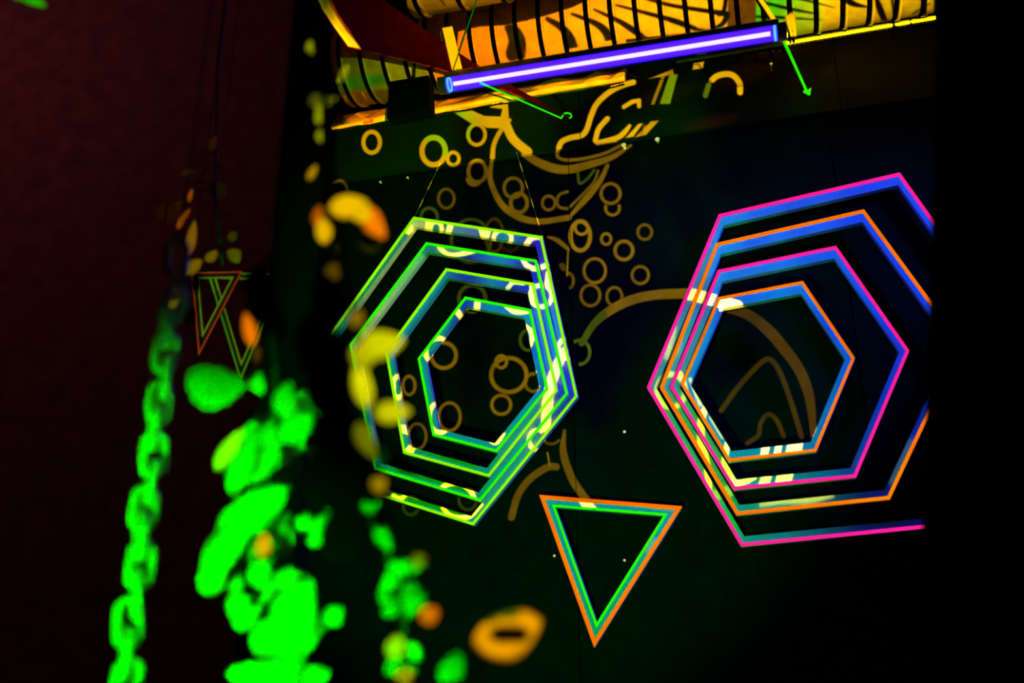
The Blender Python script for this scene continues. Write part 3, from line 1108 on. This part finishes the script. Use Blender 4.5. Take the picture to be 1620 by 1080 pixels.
for (x0, y0, x1, y1) in ((1070, 98, 1189, 78), (1200, 76, 1408, 40), (1420, 37.5, 1436, 35), (1445, 33, 1492, 25)):
    main.line([(x0, y0), (x1, y1)], 7, (1.0, 0.7, 0.01))
# dim reddish smears on the board
for (x, y, rx, ry, k) in ((1125, 193, 40, 9, .045), (1170, 120, 60, 18, .03), (1050, 150, 50, 14, .02), (1240, 80, 60, 12, .03), (1340, 100, 40, 20, .012)):
    main.curve([(x - rx, y + ry), (x, y), (x + rx, y - ry)], [4, 2 * ry, 4], (k * .25, k * .055, k * .015), soft=14)
# --- wall below the board
D1, D2, D3 = 0.95, 0.6, 0.33
main.ring(537, 301, 12, 15, 4.5, g_(D3)); main.ring(706, 314, 12.5, 15, 4.5, g_(.5)); main.ring(679, 343, 13, 14, 5, g_(.4, GR))
main.ring(755, 271, 14, 17, 6, g_(D2)); main.ring(750, 283, 9, 8, 8, g_(D2), 20, 190); main.ring(812, 297, 14.5, 15.5, 5, g_(D2)); main.ring(821, 321, 13, 15, 6, g_(D2))
main.ring(868, 321, 10, 11, 4.5, g_(D2)); main.ring(966, 306, 15, 15.5, 5, g_(.8)); main.ring(969, 329, 11, 11, 4.5, g_(.8), 330, 205)
main.ring(918, 373, 15.5, 23, 6.5, g_(1.1)); main.ring(920, 360, 10, 10.5, 4.5, g_(1.1)); main.ring(959, 378, 7.5, 8.5, 4.5, g_(D1)); main.ring(1020, 367, 11, 11.5, 4.5, g_(D2))
main.ring(987, 396, 14, 14.5, 5.5, g_(.8)); main.ring(1013, 435, 13, 13.5, 4.5, g_(.6)); main.ring(941, 428, 17, 19, 4.5, g_(.75)); main.ring(934, 467, 15, 16.5, 4.5, g_(.55))
main.ring(972, 469, 12, 14.5, 4.5, g_(.5)); main.ring(899, 444, 8, 12, 5, g_(.45), 270, 80)
main.ring(747, 472, 21, 21, 6, g_(.3, GR)); main.ring(745, 381, 31, 34, 5, g_(.28, GR)); main.ring(806, 380, 17, 17, 5, g_(.15, BR)); main.ring(782, 372, 14, 26, 5, g_(.18))
main.ring(702, 562, 19.5, 20, 6, g_(.75)); main.ring(647, 609.6, 9.5, 14.5, 5, g_(.6)); main.ring(711, 659, 17, 22, 5, g_(.55)); main.ring(805, 593, 28, 27, 6.5, g_(.7))
main.ring(793, 572, 8.5, 9.5, 5, g_(.75)); main.ring(793, 640, 15, 15, 5, g_(.65)); main.ring(844, 605, 13, 14, 5, g_(.5)); main.ring(836, 538, 13, 16, 5, g_(.35, GR))
main.ring(917, 557, 16, 19, 5, g_(.55, GR), 240, 95); main.ring(660, 690, 14, 20, 4.5, g_(.4)); main.ring(740, 790, 14, 16, 5, g_(.2, GR)); main.ring(650, 800, 12, 14, 5, g_(.15, GR))
main.curve([(867, 375), (880, 379), (892, 388), (899, 394)], [3, 7, 7, 5], g_(.6)); main.line([(899, 392), (897, 436)], 2, g_(1.1))
main.line([(889, 420), (892, 424)], 9, g_(.25))
main.curve([(778, 256), (775, 280), (784, 307), (797, 327), (815, 340), (835, 348), (860, 350), (900, 344)], [6, 8, 9, 10, 11, 10, 9, 9], g_(.72))
main.curve([(900, 344), (920, 322), (935, 305), (950, 285), (961, 262)], [4, 9, 10, 8, 6], g_(.85))
main.curve([(902, 327), (922, 307), (940, 287), (946, 270)], 4, g_(.6)); main.curve([(914, 272), (917, 290), (930, 282), (940, 269)], 4, g_(.4, GR))
main.curve([(898, 303), (885, 308), (881, 320), (886, 328), (897, 330)], 4.5, g_(.6))
main.curve([(830, 244), (852, 257), (876, 266), (900, 268), (926, 262), (965, 250), (998, 230)], [10, 13, 14, 13, 12, 9, 4], g_(.72))
main.curve([(882, 238), (882, 247), (890, 252), (905, 253), (928, 250), (958, 242), (982, 230)], 5, g_(.7)); main.line([(944, 228), (975, 223)], 3, g_(.8))
main.curve([(920, 543), (940, 512), (965, 491), (1000, 474), (1040, 466), (1092, 464)], [9, 11, 14, 15, 15, 16], g_(.62)); main.curve([(920, 543), (940, 512), (955, 497)], [9, 10, 11], g_(.4, GR), mode='over')
main.curve([(1150, 488), (1184, 498), (1215, 522), (1242, 553), (1264, 584), (1278, 618), (1284, 652), (1287, 690)], [12, 16, 18, 18, 17, 16, 13, 9], g_(.22, (1, .45, .012)))
main.curve([(1141, 649), (1167, 613), (1195, 582), (1213, 568), (1225, 574), (1238, 598), (1253, 640), (1268, 690)], 8, g_(.16))
main.curve([(1182, 701), (1200, 688), (1203, 670), (1215, 655), (1229, 665), (1240, 690)], 7, g_(.14))
main.curve([(809, 818), (820, 782), (840, 756), (866, 739), (880, 738)], 11, g_(.38)); main.curve([(893, 681), (891, 715), (904, 755), (922, 783), (938, 802)], [4, 11, 12, 12, 11], g_(.42))
main.line([(866, 716), (870, 738)], 2, g_(1.0)); main.ring(872, 690, 14, 12, 4, g_(.3), 20, 160)
# --- duct above and behind the lamp
dsh.poly([(725, 50), (760, 42), (800, 40), (860, 26), (905, 12), (960, -14), (1000, -30), (1140, -40), (1152, 0), (1150, 60), (960, 90), (735, 112), (722, 100)], (1.0, .23, .004), (1.0, .42, .006), ((740, 60), (1000, 40)))
dsh.poly([(1140, -30), (1196, -30), (1196, 60), (1130, 70)], (.10, .035, .002))
dsh.poly([(1196, -40), (1310, -40), (1300, 110), (1196, 110)], (.06, .5, .02), (.75, .8, .01), ((1230, 10), (1300, 50)))
dsh.poly([(1300, -40), (1500, -40), (1500, 24), (1300, 110)], (1.0, .62, .006))
for p, w_ in (([(803, 44), (812, 50), (818, 66), (816, 84)], [10, 22, 28, 32]), ([(866, 30), (886, 42), (900, 58), (906, 84)], [8, 12, 16, 24]), ([(905, 22), (940, 36), (958, 50), (966, 70)], [5, 10, 14, 14]),
               ([(940, 15), (980, 34), (1005, 50), (1022, 62)], [4, 9, 11, 8]), ([(975, 8), (1020, 20), (1068, 33), (1100, 44)], [4, 7, 9, 6]), ([(1010, -6), (1060, 8), (1110, 16), (1150, 22)], [5, 7, 8, 10]), ([(1060, 34), (1090, 44), (1120, 50)], [3, 5, 8]),
               ([(1150, -20), (1146, 14), (1138, 24)], [8, 8, 6]), ([(1150, 26), (1140, 40), (1105, 56)], [10, 8, 5]), ([(1208, 4), (1250, 14), (1292, 22)], [5, 6, 3]), ([(1245, 28), (1290, 31), (1304, 31)], [4, 3, 1]),
               ([(1196, 26), (1240, 28)], [4, 6]), ([(1330, -8), (1350, 6), (1378, 12)], [14, 10, 2]), ([(1386, -4), (1392, 14), (1400, 34)], [6, 12, 10]), ([(1411, -4), (1415, 30)], [5, 5]), ([(1460, -6), (1464, 28)], [10, 10]), ([(1480, -6), (1480, 28)], [6, 6]), ([(1444, 22), (1470, 6)], [3, 4]), ([(1250, -6), (1320, 12)], [6, 2])):
    dsh.curve(p, w_, K, soft=3.0, mode='over')
dsh.poly([(760, -2), (800, 36), (835, 33), (850, 0)], K, mode='over')
# the lit underside left of x = 989
dsh.poly([(686, 100), (735, 112), (985, 60), (989, 128), (840, 152), (686, 182)], (1.0, .26, .004), (1.0, .36, .005), ((700, 130), (900, 150)), mode='over')
dsh.poly([(990, 62), (1196, 40), (1196, 130), (990, 140)], (.02, .006, .0), mode='over')
for q in ([(706, 168), (770, 144), (768, 150), (735, 160)], [(842, 138), (915, 112), (905, 122), (860, 135)], [(775, 160), (850, 140), (835, 150)], [(905, 128), (945, 112), (960, 116), (930, 126)]):
    dsh.poly(q, (.16, .09, .004), mode='over', soft=2)
dsh.line([(690, 176), (770, 160), (860, 144), (988, 124)], 5, (1.0, .55, .01)); dsh.line([(686, 170), (760, 154), (850, 141)], 1.6, (.1, .03, 0), mode='over'); dsh.line([(690, 184), (800, 164), (900, 147)], 4, (.08, .012, 0), mode='over')
# left end: green band above, orange below
dsh.poly([(535, 92), (690, 92), (690, 150), (535, 150)], (.05, .10, .004), (.26, .3, .01), ((560, 100), (640, 120)), mode='over')
dsh.poly([(535, 122), (605, 116), (612, 134), (540, 142)], (.01, .20, .012), mode='over', soft=8)
dsh.poly([(662, 96), (710, 112), (700, 140), (680, 122)], (.9, .30, .004), mode='over')
dsh.poly([(538, 148), (612, 142), (616, 200), (548, 206)], (.16, .055, .002), mode='over', soft=6)
dsh.poly([(550, 186), (612, 168), (616, 200), (556, 206)], (.62, .17, .004), mode='over', soft=8)
dsh.poly([(588, 142), (616, 142), (616, 172), (596, 172)], (.10, .07, .003), mode='over', soft=6)
dsh.line([(522, 206), (560, 198), (615, 186)], 8, (1.0, .5, .012)); dsh.line([(577, 194), (588, 191)], 6, (.75, .06, .004), mode='over')
for p in ([(545, 152), (556, 174), (583, 190)], [(573, 146), (583, 162), (599, 178)]):
    dsh.curve(p, 3, (1.0, .25, .006), mode='over')
dsh.line([(536, 128), (550, 105)], 7, (.4, .5, .01), soft=6)
dsh.poly([(640, -40), (830, -40), (800, 2), (735, 15), (668, 27), (645, 11)], (.30, .155, .006), (.34, .17, .006), ((650, 10), (760, 0)), mode='over')
dsh.line([(655, 3), (672, 20)], 3, (.02, .01, 0), mode='over'); dsh.line([(694, -4), (704, 8)], 3, (.02, .01, 0), mode='over'); dsh.line([(668, 20), (700, 17), (740, 8)], 2, (.08, .04, 0), mode='over')
# --- the cloth: a lit strip along its free end
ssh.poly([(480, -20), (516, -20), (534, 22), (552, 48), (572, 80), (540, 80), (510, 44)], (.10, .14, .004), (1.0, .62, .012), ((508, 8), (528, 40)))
# --- boards
Y = (1.0, 0.8, 0.004); YGn = (.62, 1.0, .006)
B = bsh
B.poly([(636, 362), (650, 352), (656, 366), (646, 372)], Y); B.line([(680, 342), (675, 366)], 8, Y); B.ring(690, 362, 9, 11, 6, Y); B.line([(716, 348), (708, 370)], 9, Y)
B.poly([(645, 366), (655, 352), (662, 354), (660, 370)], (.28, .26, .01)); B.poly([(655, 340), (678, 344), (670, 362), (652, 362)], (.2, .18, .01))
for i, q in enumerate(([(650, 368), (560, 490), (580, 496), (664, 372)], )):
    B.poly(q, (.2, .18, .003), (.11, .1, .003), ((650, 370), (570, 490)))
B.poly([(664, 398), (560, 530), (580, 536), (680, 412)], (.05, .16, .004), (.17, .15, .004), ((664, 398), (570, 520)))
B.line([(760, 356), (765, 374)], 9, Y); B.line([(775, 358), (770, 374)], 8, Y); B.ring(795, 377, 14, 13, 6.5, (1, .6, .004)); B.curve([(833, 386), (842, 376), (862, 374)], [9, 9, 8], (1, .66, .004))
B.curve([(693, 382), (698, 394), (712, 403), (732, 401), (752, 395)], [7, 7, 6, 7, 9], Y); B.curve([(826, 410), (834, 420), (848, 425), (868, 418)], [5, 8, 8, 8], Y)
B.line([(868, 432), (866, 450)], 9, Y); B.ring(856, 468, 17, 17, 7, YGn); B.curve([(803, 456), (812, 447), (828, 448)], 6, YGn); B.line([(842, 452), (844, 470)], 9, YGn)
B.line([(757, 468), (754, 490)], 9.5, (1, .9, .004)); B.curve([(800, 486), (815, 493), (836, 492)], [3, 8, 8], YGn)
B.line([(720, 487), (730, 502)], 9, Y); B.ring(694, 556, 20.5, 21, 7.5, Y); B.ring(696, 660, 17, 24, 7, Y); B.ring(630, 612, 8, 17, 8, Y, mode='max'); B.poly([(630, 672), (642, 672), (646, 688), (633, 683)], Y)
B.poly([(638, 715), (648, 703), (658, 708), (650, 722)], Y); B.curve([(832, 514), (842, 528), (840, 546)], [3, 8, 4], Y)
B.curve([(893, 555), (881, 580), (871, 610), (866, 640), (863, 676)], [12, 16, 17, 17, 14], Y); B.ring(898, 551, 15, 16, 6.5, Y); B.ring(851, 696, 14, 16, 7, Y, 80, 300)
B.curve([(766, 690), (784, 700), (798, 686)], [3, 7, 3], Y)
B.curve([(697, 775), (706, 767), (726, 766), (744, 776), (752, 794)], [8, 7, 5, 7, 7], Y); B.curve([(622, 784), (632, 789), (643, 783)], [7, 8, 4], Y)
B.curve([(700, 803), (712, 815), (728, 818), (744, 816), (762, 798)], [5, 7, 6, 7, 5], Y)
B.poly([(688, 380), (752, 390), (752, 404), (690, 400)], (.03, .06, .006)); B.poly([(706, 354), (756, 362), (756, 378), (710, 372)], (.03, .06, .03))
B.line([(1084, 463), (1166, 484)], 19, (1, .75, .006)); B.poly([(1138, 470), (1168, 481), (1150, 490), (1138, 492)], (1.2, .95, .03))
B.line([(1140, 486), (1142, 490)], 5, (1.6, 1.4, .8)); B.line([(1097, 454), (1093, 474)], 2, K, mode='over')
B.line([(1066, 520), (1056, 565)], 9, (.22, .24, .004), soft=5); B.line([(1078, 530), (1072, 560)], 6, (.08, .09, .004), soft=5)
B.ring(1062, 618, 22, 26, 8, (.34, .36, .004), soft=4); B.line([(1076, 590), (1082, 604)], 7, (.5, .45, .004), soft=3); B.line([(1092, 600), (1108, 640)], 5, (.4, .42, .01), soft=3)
B.curve([(1117, 642), (1109, 668), (1110, 700), (1118, 735), (1122, 770)], [9, 11, 11, 10, 8], Y)
B.line([(1126, 660), (1144, 690)], 7, (.3, .36, .008), soft=4); B.curve([(1151, 700), (1147, 730), (1154, 752), (1166, 764), (1194, 756)], [8, 10, 11, 10, 5], (.6, 1.0, .01))
for q in ([(1205, 706), (1218, 704), (1215, 720), (1203, 722)], [(1227, 703), (1238, 701), (1235, 717), (1224, 718)], [(1246, 701), (1271, 696), (1268, 713), (1243, 716)]):
    B.poly(q, (.8, .85, .12))
for q in ([(1166, 760), (1194, 754), (1186, 764), (1166, 770)], [(1204, 754), (1222, 750), (1217, 765), (1200, 766)], [(1230, 750), (1256, 746), (1252, 762), (1226, 764)]):
    B.poly(q, (.55, .62, .02))
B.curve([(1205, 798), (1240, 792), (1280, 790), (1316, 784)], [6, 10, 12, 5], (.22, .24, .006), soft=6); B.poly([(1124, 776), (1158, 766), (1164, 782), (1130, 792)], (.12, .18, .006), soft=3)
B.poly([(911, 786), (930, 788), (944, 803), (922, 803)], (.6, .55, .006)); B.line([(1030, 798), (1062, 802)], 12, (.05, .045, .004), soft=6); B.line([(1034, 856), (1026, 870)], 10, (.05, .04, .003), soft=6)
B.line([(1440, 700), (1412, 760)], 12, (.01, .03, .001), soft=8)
# --- the broad leaf: only its rim is struck
lsh.ring(806, 1003, 46, 27, 26, (1.0, .36, .0), soft=9)
lsh.ring(800, 986, 26, 16, 20, (.06, .10, .0), 180, 330, soft=9, mode='over')

# --- walk every slide pixel from the projector to what it meets
dg = bpy.context.evaluated_depsgraph_get()
dg.update()
bv, bp_, owner = [], [], []
for oi, (o, layer) in enumerate(OWN):
    me = o.data
    mw = o.matrix_world
    k = len(bv)
    bv += [mw @ p.co for p in me.vertices]
    for p in me.polygons:
        bp_.append([k + i for i in p.vertices]); owner.append(oi)
tree = BVHTree.FromPolygons(bv, bp_)
pm = projector.rotation_euler.to_matrix()
px_, py_, pz_ = pm.col[0].copy(), pm.col[1].copy(), -pm.col[2]
U0, U1, V0, V1 = -0.62, 0.58, -0.62, 0.66
SW, SH = 1560, 1664
slide = np.zeros((SH, SW, 4), np.float32)
slide[..., 3] = 1
LAY = {'main': main, 'board': bsh, 'duct': dsh, 'sail': ssh, 'leaf': lsh}
hx, hy, hl2, hi = [], [], [], []
co = CAM
rx_, ry_ = [], []
for j in range(SH):
    vv_ = V0 + (V1 - V0) * (j + 0.5) / SH
    row = pz_ + py_ * vv_
    for i in range(SW):
        d = row + px_ * (U0 + (U1 - U0) * (i + 0.5) / SW)
        h = tree.ray_cast(PROJ, d)
        if h[0] is None:
            continue
        q = h[0] - CAM
        z = q.y * FWD.y + q.z * FWD.z
        if z < 0.2:
            continue
        rx_.append(i); ry_.append(j)
        hx.append(810 + FPX * q.x / z)
        hy.append(540 - FPX * (q.y * UPV.y + q.z * UPV.z) / z)
        hi.append(owner[h[2]])
rx_ = np.array(rx_); ry_ = np.array(ry_); hx = np.array(hx); hy = np.array(hy); hi = np.array(hi)
layers = np.array([l for _, l in OWN])
hl2 = layers[hi]


def sample(a, x, y):
    y = y + OY
    x = np.clip(x, 0, CW - 1.01); y = np.clip(y, 0, CH - 1.01)
    x0 = x.astype(int); y0 = y.astype(int)
    fx = (x - x0)[:, None]; fy = (y - y0)[:, None]
    return (a[y0, x0] * (1 - fx) + a[y0, x0 + 1] * fx) * (1 - fy) + (a[y0 + 1, x0] * (1 - fx) + a[y0 + 1, x0 + 1] * fx) * fy


val = np.zeros((len(hx), 3), np.float32)
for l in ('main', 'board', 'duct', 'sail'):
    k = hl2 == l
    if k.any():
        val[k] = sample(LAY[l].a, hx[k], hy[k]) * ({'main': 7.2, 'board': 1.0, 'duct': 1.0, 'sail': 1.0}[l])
val[hl2 == 'strap'] = (1.0, .45, .01)
val[hl2 == 'pin'] = (.3, .3, .02)
kk = hl2 == 'cord'
if kk.any():
    val[kk] = (np.sin(hy[kk] * .22)[:, None] > 0.2) * np.array((1.0, .6, .01))
names = [o.name for o, _ in OWN]
LC = np.zeros((len(OWN), 3), np.float32)
for i, nme in enumerate(names):
    if nme in LEAFCOL:
        LC[i] = LEAFCOL[nme]
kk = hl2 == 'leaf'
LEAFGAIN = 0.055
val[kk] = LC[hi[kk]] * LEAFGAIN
bi = [i for i, (o, _) in enumerate(OWN) if o is BROAD][0]
kk = hi == bi
if kk.any():
    val[kk] = sample(lsh.a, hx[kk], hy[kk]) * LEAFGAIN
slide[ry_, rx_, :3] = val
img = bpy.data.images.new('projector_slide', SW, SH, float_buffer=True)
img.colorspace_settings.name = 'Non-Color'
img.pixels.foreach_set(slide.ravel())
img.update()
img.pack()

pl = projector.data
pl.use_nodes = True
nt = pl.node_tree
em = nt.nodes['Emission']
tc = nt.nodes.new('ShaderNodeTexCoord')
sp = nt.nodes.new('ShaderNodeSeparateXYZ')
nt.links.new(tc.outputs['Normal'], sp.inputs[0])


def mth(op, a, b):
    n_ = nt.nodes.new('ShaderNodeMath'); n_.operation = op
    for i, q in enumerate((a, b)):
        if isinstance(q, (int, float)):
            n_.inputs[i].default_value = q
        else:
            nt.links.new(q, n_.inputs[i])
    return n_.outputs[0]


az = mth('ABSOLUTE', sp.outputs['Z'], 0.0)
SGN = 1.0
uu = mth('DIVIDE', mth('SUBTRACT', mth('MULTIPLY', mth('DIVIDE', sp.outputs['X'], az), SGN), U0), U1 - U0)
vv = mth('DIVIDE', mth('SUBTRACT', mth('MULTIPLY', mth('DIVIDE', sp.outputs['Y'], az), SGN), V0), V1 - V0)
cb_ = nt.nodes.new('ShaderNodeCombineXYZ')
nt.links.new(uu, cb_.inputs[0]); nt.links.new(vv, cb_.inputs[1])
it = nt.nodes.new('ShaderNodeTexImage')
it.image = img
it.extension = 'CLIP'
nt.links.new(cb_.outputs[0], it.inputs['Vector'])
nt.links.new(it.outputs['Color'], em.inputs['Color'])
for o in list(bpy.data.objects):
    if '_p' in o.keys():
        del o['_p']
